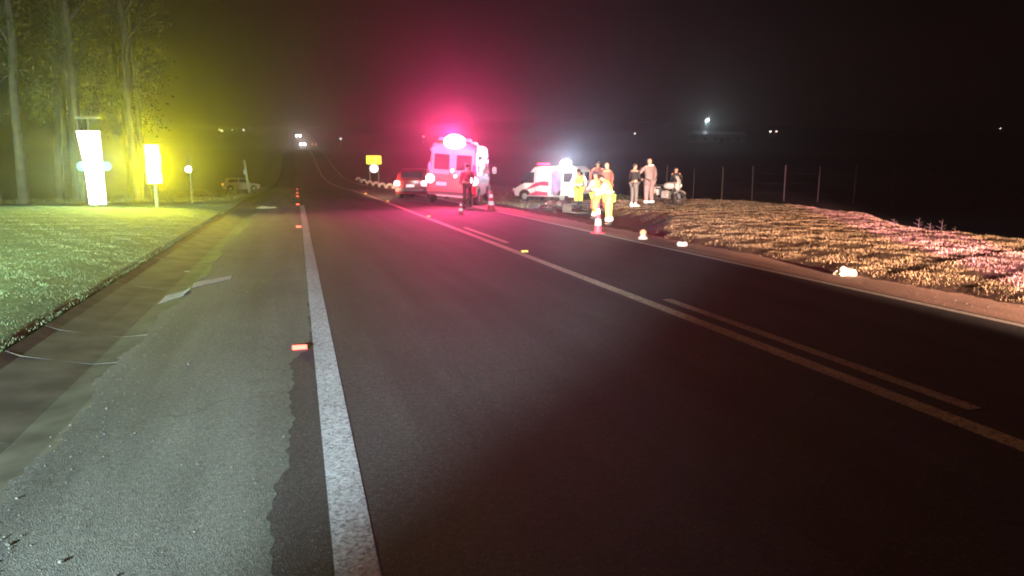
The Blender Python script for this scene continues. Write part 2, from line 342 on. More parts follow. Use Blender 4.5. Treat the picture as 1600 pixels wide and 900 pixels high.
def right(n):
    y = 3.5 + 32*RNG.random(n)**1.5; x = 8.2 + 12.5*RNG.random(n)
    M = np.interp(y, [0, 11, 14.4, 16.5, 20, 25, 32], [13.5, 13.9, 14.6, 15.3, 17.3, 19, 18.4]) + 1.6
    e = xedge(y); clump = wob(x, y, 3.1, 2) + .6*wob(x, y, 8.3)
    keep = (x > e + .12*RNG.standard_normal(n)) & (x < M + .5*RNG.random(n)) & ((clump > -.25) | (RNG.random(n) < .12))
    return x, y, keep, .75 + .4*np.clip(clump, -1, 1)*np.where(RNG.random(n) < .05, 2, 1)
tag(blades('dry_grass', 400000, right, None, .016, .062, .0025, [(.44, .31, .21), (.36, .25, .16), (.52, .38, .27), (.26, .18, .10), (.2, .17, .09)]), None)
def left(n):
    y = 2.2 + 31*RNG.random(n)**1.4; x = -2.25 - 17*RNG.random(n)**1.25
    e = -2.42 + .14*wob(x*0, y, 1.9) + .10*wob(x*0+1, y, 5.7); clump = wob(x, y, 2.1, 5)
    e = e + .05*RNG.standard_normal(n) + np.where(RNG.random(n) < .1, .18*RNG.random(n), 0)
    return x, y, (x < e) & ((clump > -.5) | (RNG.random(n) < .5)), (.8 + .3*clump)*np.where(RNG.random(n) < .03, 2.4, 1)
tag(blades('green_grass', 340000, left, None, .012, .036, .0028, [(.19, .25, .12), (.22, .28, .15), (.16, .22, .10), (.28, .31, .19)]), None)
def fringe(n):
    y = 36 + 60*RNG.random(n); s = RNG.random(n) < .5
    x = np.where(s, 8.2 + 16*RNG.random(n), -3 - 14*RNG.random(n)); return x, y, np.ones(n, bool), np.ones(n)
tag(blades('verge_grass', 24000, fringe, None, .08, .25, .02, [(.16, .15, .08), (.12, .13, .06)]), None)

# ------------------------------------------------------------------ people
def skinmesh(name, V, Ed, Rd, m, parent, sub=1):
    me = bpy.data.meshes.new(name); me.from_pydata(V, Ed, []); o = bpy.data.objects.new(name, me); COL.objects.link(o)
    o.modifiers.new('skin', 'SKIN'); sk = me.skin_vertices[0].data
    for i, r in enumerate(Rd): sk[i].radius = r if isinstance(r, tuple) else (r, r)
    for s_ in sk: s_.use_root = False
    sk[0].use_root = True
    if sub: sb = o.modifiers.new('sub', 'SUBSURF'); sb.levels = sub; sb.render_levels = sub
    dg = bpy.context.evaluated_depsgraph_get(); new = bpy.data.meshes.new_from_object(o.evaluated_get(dg)); o.modifiers.clear()
    o.data = new; bpy.data.meshes.remove(me); new.name = name
    new.polygons.foreach_set('use_smooth', [True]*len(new.polygons)); new.materials.clear(); new.materials.append(m); o.parent = parent
    return o
BASE = dict(pel=(0, 0, .96), sp=(0, .0, 1.16), ch=(0, .0, 1.36), nk=(0, .0, 1.49), hd=(0, .015, 1.60),
    shL=(-.185, 0, 1.42), shR=(.185, 0, 1.42), elL=(-.25, -.02, 1.15), elR=(.25, -.02, 1.15), wrL=(-.26, .06, .91), wrR=(.26, .06, .91),
    hipL=(-.095, 0, .90), hipR=(.095, 0, .90), knL=(-.11, .02, .50), knR=(.11, .02, .50), anL=(-.12, -.01, .10), anR=(.12, -.01, .10))
def person(label, loc, rz, top, legs, pose=None, h=1.75, shirt=None, hat=None, shoe=DARKP, group=None, bands=None, belt=None, coat=False, hair=HAIR, bulk=1.0, emblem=None):
    P = dict(BASE); P.update(pose or {}); P = {k: Vector(v) for k, v in P.items()}
    t = empty('person', label, 'person', loc, rz, group); s = h/1.75; t.scale = (s, s, s)
    V, E, Q = [], [], []
    def add(p, r, par=None):
        V.append(tuple(p)); Q.append(r)
        if par is not None: E.append((par, len(V)-1))
        return len(V)-1
    hd, nk = P['hd'], P['nk']; up = (hd - nk).normalized()
    a = add(P['pel'], (.14, .10)); b = add(P['sp'], (.13, .09), a); c = add(P['ch'], (.15, .10), b)
    n = add(nk, .055, c); j = add(nk + up*.055 + Vector((0, .012, 0)), (.062, .066), n); g = add(hd, (.078, .092), j); k = add(hd + up*.075, (.074, .086), g); add(hd + up*.115, (.035, .04), k)
    add(hd + Vector((0, .105, -.015)), .012, g)
    for sx in (-1, 1): add(hd + Vector((sx*.09, -.005, -.01)), (.012, .02), g)
    for sd, sx in (('L', -1), ('R', 1)):
        q = add(P['sh'+sd], .062, c); q = add(P['el'+sd], .042, q); w = add(P['wr'+sd], .026, q)
        dr = (P['wr'+sd] - P['el'+sd]).normalized(); pm_ = add(P['wr'+sd] + dr*.075, (.034, .018), w)
        side = dr.cross(Vector((sx, 0, 0))); side = side.normalized() if side.length > .1 else Vector((0, 1, 0))
        for f_ in range(4):
            o1 = side*(.012*(f_-1.5)*2); L_ = (.055, .066, .062, .048)[f_]; e1 = add(P['wr'+sd] + dr*.11 + o1, .008, pm_); add(P['wr'+sd] + dr*(.11+L_) + o1*1.1 - Vector((sx*.02, 0, 0)), .006, e1)
        e1 = add(P['wr'+sd] + dr*.06 + side*.045, .009, w); add(P['wr'+sd] + dr*.095 + side*.058, .007, e1)
    for sd in 'LR':
        q = add(P['hip'+sd], .085, a); q = add(P['kn'+sd], .055, q); q = add(P['an'+sd], .038, q); add(P['an'+sd] + Vector((0, .14, -.05)), (.04, .03), q)
    skinmesh('body', V, E, Q, SKIN, t)
    # jacket
    V, E, Q = [], [], []; B = bulk
    a = add(P['pel'] + Vector((0, 0, -.02)), (.165*B, .125*B)); b = add(P['sp'], (.165*B, .125*B), a); c = add(P['ch'], (.175*B, .125*B), b); add(nk + Vector((0, 0, -.02)), (.075, .075), c)
    sl = [add(P['sh'+d], .082, c) for d in 'LR']
    if coat: q = add(P['pel'] + Vector((0, -.01, -.16)), (.185*B, .14*B), a)
    jk = skinmesh('jacket', V, E, Q, top, t)
    for i, sd in enumerate('LR'):
        V, E, Q = [], [], []
        sv = P['sh'+sd]; ev = P['el'+sd]; wv = P['wr'+sd]
        q = add(sv, .08); q = add(sv.lerp(ev, .5), .073, q); q = add(ev, .062, q); add(ev.lerp(wv, .92), .045, q)
        skinmesh('sleeve', V, E, Q, shirt or top, t)
    V, E, Q = [], [], []
    a = add(P['pel'] + Vector((0, 0, .0)), (.15*B, .115*B))
    for sd in 'LR': q = add(P['hip'+sd], .105*B, a); q = add(P['kn'+sd], .08*B, q); q = add(P['an'+sd] + Vector((0, 0, .03)), .062*B, q)
    skinmesh('trousers', V, E, Q, legs, t)
    for sd in 'LR':
        A = P['an'+sd]; MB().ell(A + Vector((0, .055, -.055)), (.052, .145, .05), 10, 6).ell(A + Vector((0, -.01, 0)), (.055, .06, .09), 10, 6).build('boot', shoe, t, True)
    if hat: MB().ell(hd + up*.06, (.1, .115, .075), 12, 6).box(hd + up*.05 + Vector((0, .12, 0)), (.12, .09, .012)).build('cap', hat, t, True)
    elif hair: MB().ell(hd + up*.045 + Vector((0, -.018, 0)), (.088, .098, .085), 12, 8).build('hair', hair, t, True)
    for sx in (-1, 1): MB().ell(hd + Vector((sx*.032, .083, .012)), (.011, .008, .008), 6, 4).build('eye', DARKP, t)
    MB().box(hd + Vector((0, .087, -.048)), (.042, .01, .009)).build('mouth', mat_lip, t)
    if bands:
        for sd in 'LR':
            kv, av = P['kn'+sd], P['an'+sd]
            MB().cyl(kv.lerp(av, .55), kv.lerp(av, .85), .092*B, .09*B, 12).build('reflective_band', bands, t, True)
        m1 = MB(); zc = P['sp'].lerp(P['pel'], .35); m1.torus(zc, (0, 0, 1), .155*B, .028, 18, 6); m1.v = [(p[0]*1.08 + 0, (p[1]-zc.y)*.85 + zc.y, p[2]) for p in m1.v]; m1.build('reflective_band', bands, t, True)
    if belt:
        m1 = MB(); zc = P['pel'] + Vector((0, 0, .07)); m1.torus(zc, (0, 0, 1), .162*B, .016, 18, 6); m1.v = [(p[0]*1.08, (p[1]-zc.y)*.85 + zc.y, p[2]) for p in m1.v]; m1.build('belt', belt, t, True)
    if emblem:
        c_ = P['ch'] + Vector((0, -.135*B, 0)); MB().box(c_, (.11, .02, .035)).box(c_, (.035, .022, .11)).build('cross_emblem', emblem, t)
    return t
mat_lip = mat('lips', (.3, .12, .1), .5)
HIV = mat('fluorescent yellow fabric', (.84, .88, .14), .8, .06, 12, bump=.2); HIW = mat('white reflective fabric', (.90, .90, .88), .5, .04, 12)
GRN = mat('dark green webbing', (.02, .22, .1), .7); GREY = mat('pinkish grey coverall', (.19, .135, .14), .85, .12, 9, bump=.3)
BLKC = mat('black cloth', (.018, .016, .018), .9, .3, 9, bump=.3); BRN = mat('rust brown uniform', (.24, .085, .07), .85, .15, 9, bump=.3)
NAVY = mat('dark navy cloth', (.03, .035, .06), .9); PALEJ = mat('pale jeans', (.11, .10, .10), .9, .2, 12)
grp = 'rescue workers in yellow and white'
person('rescuer in yellow with a green cross on the back beside the van', (10.75, 27.6, gz(10.75, 27.6)), R(14), HIV, HIV,
       dict(elR=(.36, .02, 1.2), wrR=(.42, .12, 1.0), elL=(-.36, .02, 1.2), wrL=(-.43, .12, 1.02), hd=(0, .04, 1.59)), 1.72, HIW, bands=HIW, belt=GRN, emblem=GRN, group=grp, bulk=1.12, hair=HAIR)
person('rescuer in yellow and white with dark cap, middle of the three', (10.35, 24.9, gz(10.35, 24.9)), R(40), HIV, HIV,
       dict(elL=(-.34, .05, 1.2), wrL=(-.3, .22, 1.08), elR=(.33, .06, 1.2), wrR=(.25, .25, 1.1)), 1.76, HIW, hat=NAVY, bands=HIW, belt=GRN, group=grp, bulk=1.12)
person('rescuer bending forward in yellow trousers nearest the road edge', (9.62, 22.0, gz(9.62, 22.0)), R(55), HIV, HIV,
       dict(sp=(0, .03, 1.14), ch=(0, .10, 1.32), nk=(0, .17, 1.42), hd=(0, .26, 1.50), shL=(-.19, .11, 1.36), shR=(.19, .11, 1.36), elL=(-.29, .2, 1.10), elR=(.30, .18, 1.10), wrL=(-.22, .4, .98), wrR=(.24, .38, .98)), 1.78, HIW, bands=HIW, belt=GRN, group=grp, bulk=1.15)
person('officer in rust brown uniform facing the rescuers, dark cap on', (11.25, 26.9, gz(11.25, 26.9)), R(170), BRN, BRN,
       dict(elL=(-.28, .12, 1.2), wrL=(-.1, .3, 1.15)), 1.84, hat=NAVY)
person('bald officer in rust brown shirt behind the bending rescuer', (11.0, 25.4, gz(11.0, 25.4)), R(25), BRN, BRN, None, 1.86, hair=None, bulk=1.1)
person('thin man in black jacket with pale jeans listening on the grass', (12.2, 25.6, gz(12.2, 25.6)), R(-75), BLKC, PALEJ,
       dict(elR=(.24, .02, 1.17), wrR=(.12, .25, 1.1), wrL=(-.12, .25, 1.12)), 1.66, shoe=HIW)
person('tall man in grey coverall with reflective ankle bands', (13.02, 26.0, gz(13.02, 26.0)), R(10), GREY, GREY,
       dict(elL=(-.38, .06, 1.2), wrL=(-.55, .28, 1.08)), 1.86, bands=None, coat=True, hair=None, bulk=1.22)
_g = S.objects
for o in [o for o in COL.objects if o.get('label', '').startswith('tall man in grey')]:
    for sx in (-1, 1): MB().cyl((sx*.12, -.01, .13), (sx*.12, -.01, .20), .092, .095, 12).build('reflective_band', HIW, o, True)
    m1 = MB(); m1.ell((0, -.085, 1.47), (.13, .06, .035), 12, 6); m1.build('pale_collar', HIW, o, True)
person('dark figure standing behind the white motorcycle', (14.75, 27.1, gz(14.75, 27.1)), R(150), BLKC, BLKC, dict(wrL=(-.2, .3, 1.1), elL=(-.27, .1, 1.18)), 1.5)
person('dark figure standing right behind the red lit ambulance', (6.05, 26.9, .0), R(10), mat('crimson shirt', (.25, .03, .06), .9), BLKC, None, 1.68)
# orange bag held by the bending rescuer
bg = empty('bag', 'orange bag carried beside the rescuer bending forward', 'bag', (9.32, 22.5, .32))
m1 = MB(); m1.box((0, 0, 0), (.2, .32, .36), None, .85); m1.build('pouch', mat('orange nylon', (.62, .26, .10), .8, .1, 9), bg, True, .05, 3)
MB().torus((0, 0, .2), (1, 0, 0), .08, .012, 14, 6).build('handle', DARKP, bg, True)

# ------------------------------------------------------------------ vehicles
def wheel(parent, x, y, r, w=.2, side=1):
    t = MB(); t.lathe([(r*.62, -w/2), (r*.93, -w/2), (r, -w/2+.03), (r, w/2-.03), (r*.93, w/2), (r*.62, w/2)], 24)
    t.v = [(p[2]+x, p[0]+y, p[1]+r) for p in t.v]; o = t.build('wheel', BLACK, parent, True)
    c = MB(); c.cyl((x + side*(w/2-.015), y, r), (x + side*(w/2+.004), y, r), r*.62, r*.58, 20)
    c.cyl((x + side*(w/2), y, r), (x + side*(w/2+.03), y, r), r*.18, r*.15, 10)
    for k in range(6):
        a = k*PI/3; c.box((x + side*(w/2+.008), y + math.cos(a)*r*.36, r + math.sin(a)*r*.36), (.02, r*.42, .045), (a, 0, 0))
    c.build('rim', GALV, o, False)
def van(t, L=5.2, W_=2.0, H=2.5, paintm=VANW, low=False):
    h = W_/2; nose = .95 if low else 1.15
    prof = [(-L/2, .42), (-L/2-.02, .9), (-L/2+.03, H-.25), (-L/2+.12, H-.04), (-L/2+.4, H), (L/2-1.75, H), (L/2-1.45, H-.06), (L/2-.55, nose+.12), (L/2-.12, nose-.08), (L/2, nose-.3), (L/2+.02, .45), (L/2-.1, .34), (-L/2+.1, .34)]
    def xf(x, y, z): k = 1 - .11*max(0, z-1.1)/(H-1.1)*1.1 - .10*max(0, y-(L/2-1.0)); return (x*k, y, z)
    MB().prism_x(prof, -h, h, xf).build('body', paintm, t, True, .055, 3)
    wy = (L/2-.85, -L/2+.95); r = .34
    for y_ in wy:
        for sx in (-1, 1):
            a = MB(); a.cyl((sx*(h-.03), y_, r+.02), (sx*(h+.006), y_, r+.02), r+.08, r+.08, 24); a.build('wheel_arch', DARKP, t)
            wheel(t, sx*(h-.085), y_, r, .2, sx)
    return xf, h
def side_poly(t, name, pts, h, xf, m, sx, out=.006, th=.012):
    b = MB(); n = len(pts); vs = []
    for dx in (out, out-th):
        for y_, z_ in pts:
            q = xf(sx*h, y_, z_); vs.append((q[0] + sx*dx, y_, z_))
    b.add(vs, [tuple(range(n)), tuple(range(2*n-1, n-1, -1))] + [(i, (i+1) % n, n+(i+1) % n, n+i) for i in range(n)])
    return b.build(name, m, t)
def bulb(t, name, c, r, m, ax=(0, -1, 0)):
    c = Vector(c); ax = Vector(ax).normalized()
    o = MB().cyl(c - ax*.03, c + ax*.02, r*1.15, r*1.1, 16).build(name, CHROME, t, True)
    MB().ell(c + ax*.02, (r*.98 if abs(ax.x) < .5 else r*.5, r*.5 if abs(ax.y) > .5 else r*.98, r*.98), 14, 8).build('lens', m, o, True)
    return o
WG = glow('white lamp lens', (1, .93, .86), 9); WP = glow('pink white lamp lens', (1, .78, .86), 12); RG = glow('red lamp lens', (1, .03, .10), 8)
BG = glow('blue white lamp lens', (.75, .9, 1), 14); AMB = glow('orange lamp lens', (1, .4, .12), 3)

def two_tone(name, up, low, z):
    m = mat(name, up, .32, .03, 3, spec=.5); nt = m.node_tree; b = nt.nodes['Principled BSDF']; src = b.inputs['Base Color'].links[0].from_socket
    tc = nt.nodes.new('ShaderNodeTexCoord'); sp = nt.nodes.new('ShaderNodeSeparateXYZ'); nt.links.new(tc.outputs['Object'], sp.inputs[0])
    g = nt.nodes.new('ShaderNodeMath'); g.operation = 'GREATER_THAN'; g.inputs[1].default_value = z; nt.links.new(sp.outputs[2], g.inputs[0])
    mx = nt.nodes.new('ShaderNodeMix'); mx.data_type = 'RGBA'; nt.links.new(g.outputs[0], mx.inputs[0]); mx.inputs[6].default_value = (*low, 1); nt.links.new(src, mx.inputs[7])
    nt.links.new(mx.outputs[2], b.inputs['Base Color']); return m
TWO = two_tone('pink lit white over red paint', (.50, .27, .29), (.42, .012, .04), 1.18)  # upper white is tinted pink for the red lamp light on it
# ambulance seen from behind
A1 = empty('ambulance', 'tall ambulance glowing red with dazzling roof lights, rear end towards us', 'ambulance', (6.75, 31.3, 0), 0)
A1.rotation_euler = (0, R(4.0), R(-21)); A1.location.z = .05
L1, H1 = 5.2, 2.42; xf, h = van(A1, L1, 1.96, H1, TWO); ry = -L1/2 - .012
for sx in (-1, 1):
    d = MB(); vs = [(sx*.03, ry, .62), (sx*.90, ry, .62), (sx*.84, ry+.02, 2.2), (sx*.03, ry+.02, 2.2)]
    d.add(vs + [(p[0], p[1]+.04, p[2]) for p in vs], [(0, 1, 2, 3), (4, 7, 6, 5), (0, 4, 5, 1), (1, 5, 6, 2), (2, 6, 7, 3), (3, 7, 4, 0)])
    do = d.build('rear_door', TWO, A1, True, .02, 2)
    w_ = MB(); w_.box((sx*.44, ry-.008, 1.66), (.60, .03, .60), (R(-.8), 0, 0)); w_.build('window', GLASS, do, True, .02, 2)
    MB().box((sx*.09, ry-.03, 1.15), (.04, .05, .22)).build('handle', DARKP, do, False, .01, 1)
    for z_ in (.85, 2.1): MB().cyl((sx*.9, ry-.01, z_-.06), (sx*.9, ry-.01, z_+.06), .022).build('hinge', GALV, do)
    bulb(A1, 'tail_light', (sx*.87, ry-.02, .98), .17, WG)
    MB().box((sx*.93, ry+.01, 1.45), (.07, .03, .3)).build('brake_light', RG, A1)
MB().box((0, ry-.09, .45), (1.9, .22, .14)).build('rear_bumper', DARKP, A1, True, .03, 2)
MB().box((0, ry-.30, .36), (1.1, .22, .05)).build('rear_step', GALV, A1, False, .01, 1)
MB().box((-.42, ry-.02, .80), (.42, .02, .14)).build('number_plate', PLATE, A1)
for x_, z_ in ((.0, 1.34), (.13, 1.13)): bulb(A1, 'work_lamp', (x_, ry-.04, z_), .055, WP)
lb = MB().box((0, ry+.30, H1+.04), (1.3, .34, .07)).build('light_bar', DARKP, A1, True, .02, 2)
for k in range(5): MB().box((-.52+.26*k, ry+.27, H1+.13), (.24, .34, .12)).build('lamp', WP if 0 < k < 4 else RG, lb, True, .03, 2)
MB().ell((0, ry+.12, H1+.04), (.42, .20, .27), 20, 12).build('glare', glow('white beacon dome', (1, .86, .9), 16), A1, True)  # glowing dome shaped to the blown glare of the roof lamps
for y_ in (-2.1, -1.1): bulb(A1, 'side_lamp', (h*.87+.03, y_, 2.22), .14, WP, (1, 0, 0))
side_poly(A1, 'side_window', [(-1.9, 1.35), (-.75, 1.35), (-.75, 2.0), (-1.9, 2.0)], h, xf, GLASS, 1)
side_poly(A1, 'cab_window', [(.75, 1.3), (1.75, 1.3), (1.35, 1.95), (.75, 1.95)], h, xf, GLASS, 1)
side_poly(A1, 'cab_window', [(.75, 1.3), (1.75, 1.3), (1.35, 1.95), (.75, 1.95)], h, xf, GLASS, -1)
side_poly(A1, 'stripe', [(-2.5, .95), (2.1, .95), (2.1, 1.12), (-2.5, 1.16)], h, xf, STRIPE, 1, .004)
for sx in (-1, 1):
    m_ = MB().box((sx*1.18, 1.72, 1.42), (.2, .1, .3)).build('mirror', DARKP, A1, True, .03, 2)
    bulb(A1, 'headlight', (sx*.72, L1/2+.02, .72), .12, WG, (0, 1, 0))
MB().box((0, .3, H1+.07), (1.0, 1.2, .14)).build('roof_vent', VANW, A1, True, .04, 2)
def onA(o, p): bpy.context.view_layer.update(); return o.matrix_world @ Vector(p)
pt = onA(A1, (0, ry-.35, H1+.22))
lamp('SPOT', pt, 6200, (1, .035, .22), (0, 0, 4), 160, 1, .15)
lamp('POINT', onA(A1, (0, ry+.2, H1+.75)), 900, (1, .05, .22), radius=.12)
lamp('SPOT', onA(A1, (0, ry-.12, H1+.22)), 160, (1, .62, .72), (0, 0, 6), 150, .5, .15)
lamp('SPOT', onA(A1, (0, ry-2.2, 2.4)), 2600, (1, .02, .14), onA(A1, (0, ry, 1.0)), 130, .6, .2)  # added red spot hung behind the van, reddens its rear
for sx in (-1, 1): lamp('SPOT', onA(A1, (sx*.87, ry-.16, .98)), 60, (1, .35, .35), (0, 0, 2.5), 140, .5, .08)
lamp('SPOT', onA(A1, (h+.25, -1.6, 2.35)), 3200, (1, .62, .74), (15, 44, .6), 60, .6, .15)
lamp('SPOT', onA(A1, (.7, L1/2+.2, .8)), 2600, (1, .93, .65), onA(A1, (1.6, L1/2+6, .0)), 60, .5, .08)
lamp('SPOT', onA(A1, (-.7, L1/2+.2, .8)), 900, (1, .93, .65), onA(A1, (-.7, L1/2+7, .0)), 60, .5, .08)

# second ambulance, side on with open sliding door
A2 = empty('ambulance', 'white ambulance van side on with magenta swoosh and open sliding door', 'ambulance', (15.35, 44.2, gz(15.35, 44.2)), R(41))
L2, H2 = 4.5, 2.2; xf2, h2 = van(A2, L2, 1.85, H2, low=True)
for sx in (-1, 1): side_poly(A2, 'cab_window', [(.72, 1.18), (1.72, 1.15), (1.28, 1.82), (.72, 1.84)], h2, xf2, GLASS, sx)
side_poly(A2, 'swoosh', [(-.35, .98), (.3, 1.02), (1.0, .82), (1.95, .52), (1.3, .78), (.6, 1.18), (.1, 1.3), (-.35, 1.28)], h2, xf2, STRIPE, -1, .007)
side_poly(A2, 'swoosh', [(-.3, .62), (.5, .68), (1.2, .44), (.6, .40), (-.3, .42)], h2, xf2, STRIPE, -1, .007)
side_poly(A2, 'door_opening', [(-1.25, .45), (-.5, .45), (-.5, 1.75), (-.62, 1.95), (-1.25, 1.95)], h2, xf2, mat('painted lilac interior light', (.16, .13, .26), .7, .3, 2), -1, .009)  # flat panel; its lilac stands for lamplight inside the van
sd_ = side_poly(A2, 'sliding_door', [(-2.15, .45), (-1.27, .45), (-1.27, 1.97), (-2.15, 1.97)], h2, xf2, VANW, -1, .11, .05)
side_poly(sd_, 'window', [(-2.02, 1.25), (-1.42, 1.25), (-1.42, 1.8), (-2.02, 1.8)], h2, xf2, GLASS, -1, .116)
for sx in (-1, 1):
    d = MB().box((sx*.44, -L2/2-.015, 1.25), (.82, .03, 1.5)).build('rear_door', VANW, A2, True, .01, 1)
    MB().box((sx*.44, -L2/2-.035, 1.6), (.55, .02, .5)).build('window', GLASS, d)
    MB().box((sx*.84, -L2/2-.02, 1.0), (.1, .05, .34)).build('tail_light', RG, A2)
    MB().box((sx*.75, L2/2+.0, .75), (.3, .08, .16)).build('headlight', PLATE, A2)
    MB().box((sx*1.05, 1.5, 1.22), (.18, .09, .24)).build('mirror', DARKP, A2, True, .03, 2)
MB().box((0, -L2/2-.06, .46), (1.8, .14, .14)).build('rear_bumper', DARKP, A2, True, .03, 2)
MB().box((0, L2/2+.03, .46), (1.75, .14, .18)).build('front_bumper', DARKP, A2, True, .03, 2)
MB().box((-.93, 0, .38), (.05, 2.4, .08)).build('side_step', GALV, A2)
lb = MB().box((0, .55, H2+.04), (1.2, .3, .07)).build('light_bar', DARKP, A2, True, .02, 2)
for k in range(4): MB().box((-.45+.3*k, .55, H2+.13), (.28, .28, .13)).build('lamp', RG, lb, True, .03, 2)
for k, (x_, y_) in enumerate(((-.7, -1.2), (-.7, -1.6))): bulb(A2, 'flood_lamp', (x_, y_, H2+.16), .17, BG, (-.8, -.6, 0))
lamp('SPOT', onA(A2, (-1.1, -1.6, H2+.25)), 3000, (.55, .72, 1), (2, 5, 5), 150, .5, .15)
lamp('POINT', onA(A2, (-.2, .6, H2+.35)), 300, (1, .03, .15), radius=.1)
lamp('SPOT', onA(A2, (-2.0, -1.4, H2+.3)), 120, (1, .9, .95), onA(A2, (-.9, -.9, 1.2)), 110, .7, .15)
# livery line and seams
for y_ in (.62, -.42, -1.26): side_poly(A2, 'door_seam', [(y_, .5), (y_+.018, .5), (y_+.018, 2.0), (y_, 2.0)], h2, xf2, DARKP, -1, .004)

def hatch(label, loc, rz, paintm, lit_rear=None, lit_front=None, group=None, name='parked_car'):
    t = empty(name, label, 'car', loc, rz, group); L, h_ = 4.0, .84
    prof = [(-L/2+.02, .3), (-L/2, .62), (-L/2+.08, .95), (L/2-1.0, .93), (L/2-.15, .78), (L/2, .55), (L/2-.02, .28), (L/2-.2, .2), (-L/2+.2, .2)]
    MB().prism_x(prof, -h_, h_, lambda x, y, z: (x*(1 - .10*max(0, z-.6) - .12*max(0, abs(y)-1.5)), y, z)).build('body', paintm, t, True, .06, 3)
    cab = [(-L/2+.12, .90), (-L/2+.42, 1.38), (-L/2+.75, 1.46), (.05, 1.46), (.35, 1.4), (1.05, .90)]
    xc = lambda x, y, z: (x*(1 - .34*max(0, z-.92)), y, z)
    c = MB().prism_x(cab, -h_+.05, h_-.05, xc).build('cabin', paintm, t, True, .05, 2)
    for sx in (-1, 1):
        side_poly(c, 'side_window', [(-1.45, .98), (-.35, .98), (-.35, 1.36), (-1.3, 1.36)], h_-.05, xc, GLASS, sx, .008)
        side_poly(c, 'side_window', [(-.25, .98), (.82, .98), (.3, 1.36), (-.25, 1.36)], h_-.05, xc, GLASS, sx, .008)
        MB().box((sx*.9, .75, .98), (.14, .08, .11)).build('mirror', DARKP, t, True, .02, 1)
        MB().box((sx*.68, -L/2-.0, .74), (.24, .07, .2)).build('tail_light', lit_rear or mat_tail, t, True, .02, 1)
        MB().box((sx*.64, L/2-.06, .66), (.3, .12, .15)).build('headlight', lit_front or PLATE, t, True, .02, 1)
        for y_ in (1.3, -1.25):
            MB().cyl((sx*(h_-.03), y_, .31), (sx*(h_+.005), y_, .31), .36, .36, 22).build('wheel_arch', DARKP, t)
            wheel(t, sx*(h_-.075), y_, .30, .18, sx)
    MB().box((0, -L/2+.255, 1.15), (1.05, .02, .36), (R(-32), 0, 0)).build('rear_window', GLASS, c, False, .008, 1)
    MB().box((0, .735, 1.16), (1.15, .02, .52), (R(52), 0, 0)).build('windscreen', GLASS, c, False, .008, 1)
    MB().box((0, -L/2-.02, .42), (1.5, .1, .16)).build('rear_bumper', DARKP, t, True, .03, 2)
    MB().box((0, L/2+.0, .36), (1.45, .1, .16)).build('front_bumper', DARKP, t, True, .03, 2)
    MB().box((0, -L/2-.06, .62), (.42, .015, .13)).build('number_plate', PLATE, t)
    return t
mat_tail = mat('unlit tail lamp', (.4, .02, .02), .3)
c1 = hatch('dark red hatchback just left of the red lit ambulance, tail lamps glaring', (6.15, 38.2, 0), R(-24), REDP, WP)
lamp('SPOT', onA(c1, (0, -2.8, 1.1)), 50, (1, .85, .8), onA(c1, (.1, -2, .6)), 110, .7, .1)
hatch('pinkish silver hatchback parked on the left beyond the small sign', (-6.3, 92, gz(-6.3, 92)), R(-80), mat('dusty rose car paint', (.5, .36, .34), .4), AMB)
for lab, p, rz, lr, lf, pw in (('oncoming car with dazzling headlights lower on the far hill', (2.3, 250), PI, None, WG, 2200),
        ('oncoming car with dazzling headlights topmost on the far hill', (1.3, 300), PI, None, WG, 1800), ('far car driving away uphill with red tail lamps', (5.9, 250), 0, AMB, None, 0)):
    cc = hatch(lab, (p[0], p[1], float(zr(p[1]))), rz, SILV, lr, lf, 'vehicles on the far hill', 'moving_car')
    if pw:
        lamp('SPOT', (p[0], p[1]-2.5, float(zr(p[1]))+.75), pw, (1, .86, .84), (0, 0, 1.5), 60, .8, .45)
        for sx in (-1, 1): MB().ell((sx*.62, 2.06, .68), (.32, .12, .32), 14, 8).build('headlamp_glare', glow('headlamp glare', (1, .95, .93), 30), cc, True)  # oversized glowing blobs stand for the headlamps' glare

